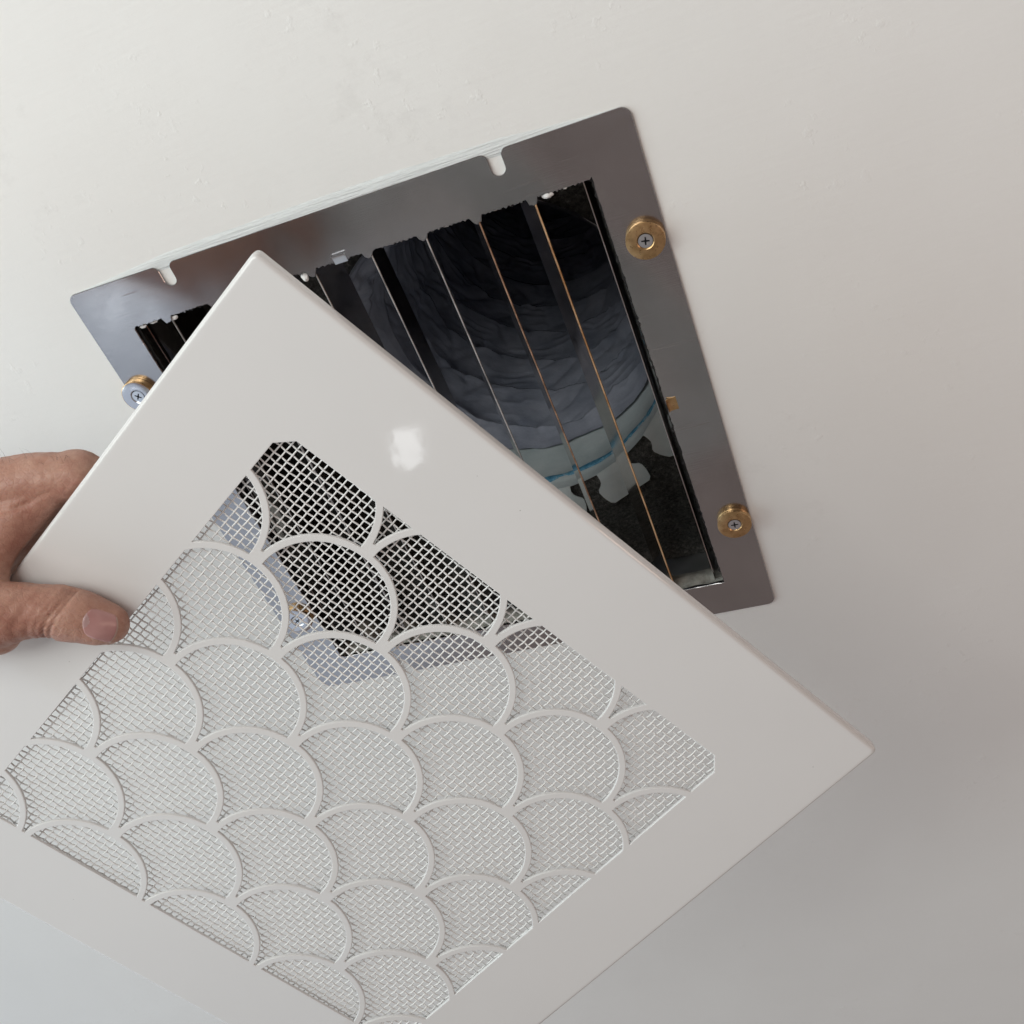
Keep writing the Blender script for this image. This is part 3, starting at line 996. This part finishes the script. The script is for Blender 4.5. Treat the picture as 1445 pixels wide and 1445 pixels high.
    out.vertices.foreach_set('co', (co * MM).astype(np.float32).ravel())
    out.update()
    out.materials.clear()
    out.materials.append(M_skin)
    out.shade_smooth()
    return out
hm = hand()
hand_o = link('hand', hm, None, PM)
tag(hand_o, 'bare hand gripping the left edge of the vent cover with thumb in front', 'hand')

# thumbnail laid on the back of the thumb
bvh = BVHTree.FromPolygons([v.co[:] for v in hm.vertices], [tuple(p.vertices) for p in hm.polygons])
nx, nyy = 26, 22
ax = Vector((0.93, -0.33, 0)).normalized()
ay = Vector((-ax.y, ax.x, 0))
cen = Vector((39.3, 156.0, -17.0))
eye = (PM.inverted() @ (G @ Vector((0.3547424, -0.47457263, 0.12787091))))
vv = []
for i in range(nx):
    for j in range(nyy):
        s = i / (nx - 1) * 2 - 1
        t = j / (nyy - 1) * 2 - 1
        half = 7.0 * (1 - 0.16 * max(0, -s) ** 3 - 0.12 * max(0, s) ** 4)
        u = s * 7.0
        if s > 0.3: u -= 1.6 * t * t * (s - 0.3) / 0.7
        if s < -0.3: u += 2.0 * t * t * (-s - 0.3) / 0.7
        p = (cen + ax * u + ay * (t * half)) * MM
        dr = (p - eye).normalized()
        hit = bvh.ray_cast(p - dr * 0.03, dr)
        q = hit[0] if hit[0] else bvh.find_nearest(p)[0]
        vv.append(tuple(q - dr * 0.00012))
# smooth the nail so it reads as a plate
g = np.array(vv).reshape(nx, nyy, 3)
for _ in range(6):
    g[1:-1, 1:-1] = 0.25 * (g[:-2, 1:-1] + g[2:, 1:-1] + g[1:-1, :-2] + g[1:-1, 2:])
g[1:-1, 1:-1, 2] -= 0.0004
fs = grid_faces(nx, nyy)
fm = []
for k in range(len(fs)):
    i, j = divmod(k, nyy - 1)
    s = (i + 0.5) / (nx - 1) * 2 - 1
    t = (j + 0.5) / (nyy - 1) * 2 - 1
    fm.append(1 if s + 0.9 * t * t < -0.62 else (2 if s > 0.90 else 0))
obj('thumbnail', [tuple(q) for q in g.reshape(-1, 3)], fs, None, hand_o, PM, 90, [M_nail, M_lunula, M_nailtip], fm)

# a few fine hairs on the upper side of the index
hv, hf = [], []
for k in range(16):
    x = -10 - 20 * random.random()
    y = 118 + (-10 - x) * 1.05 + random.uniform(-3, 3)
    org = Vector((x - 22, y - 22, 9 + random.uniform(-3, 3))) * MM
    hit = bvh.ray_cast(org, Vector((1, 1, 0.15)).normalized())
    if not hit[0]:
        continue
    p, nrm = hit[0] - hit[1] * 0.0003, hit[1]
    side = Vector((random.uniform(-1, 1), random.uniform(-1, 1), random.uniform(-1, 1)))
    base = len(hv)
    ns = 6
    ln = random.uniform(0.003, 0.0065)
    for i in range(ns):
        t = i / (ns - 1)
        c = p + nrm * ln * t * (1 - 0.4 * t) + side * ln * 0.55 * t * t
        rr = 0.00006 * (1 - 0.8 * t)
        a1 = nrm.orthogonal().normalized()
        a2 = nrm.cross(a1)
        for q in range(3):
            an = 2 * math.pi * q / 3
            hv.append(tuple(c + a1 * rr * math.cos(an) + a2 * rr * math.sin(an)))
    for i in range(ns - 1):
        for q in range(3):
            q2 = (q + 1) % 3
            hf.append((base + i * 3 + q, base + (i + 1) * 3 + q, base + (i + 1) * 3 + q2, base + i * 3 + q2))
if hv:
    ho = obj('finger_hair', hv, hf, M_hair, hand_o, PM, 90)
    ho['kind'] = 'stuff'
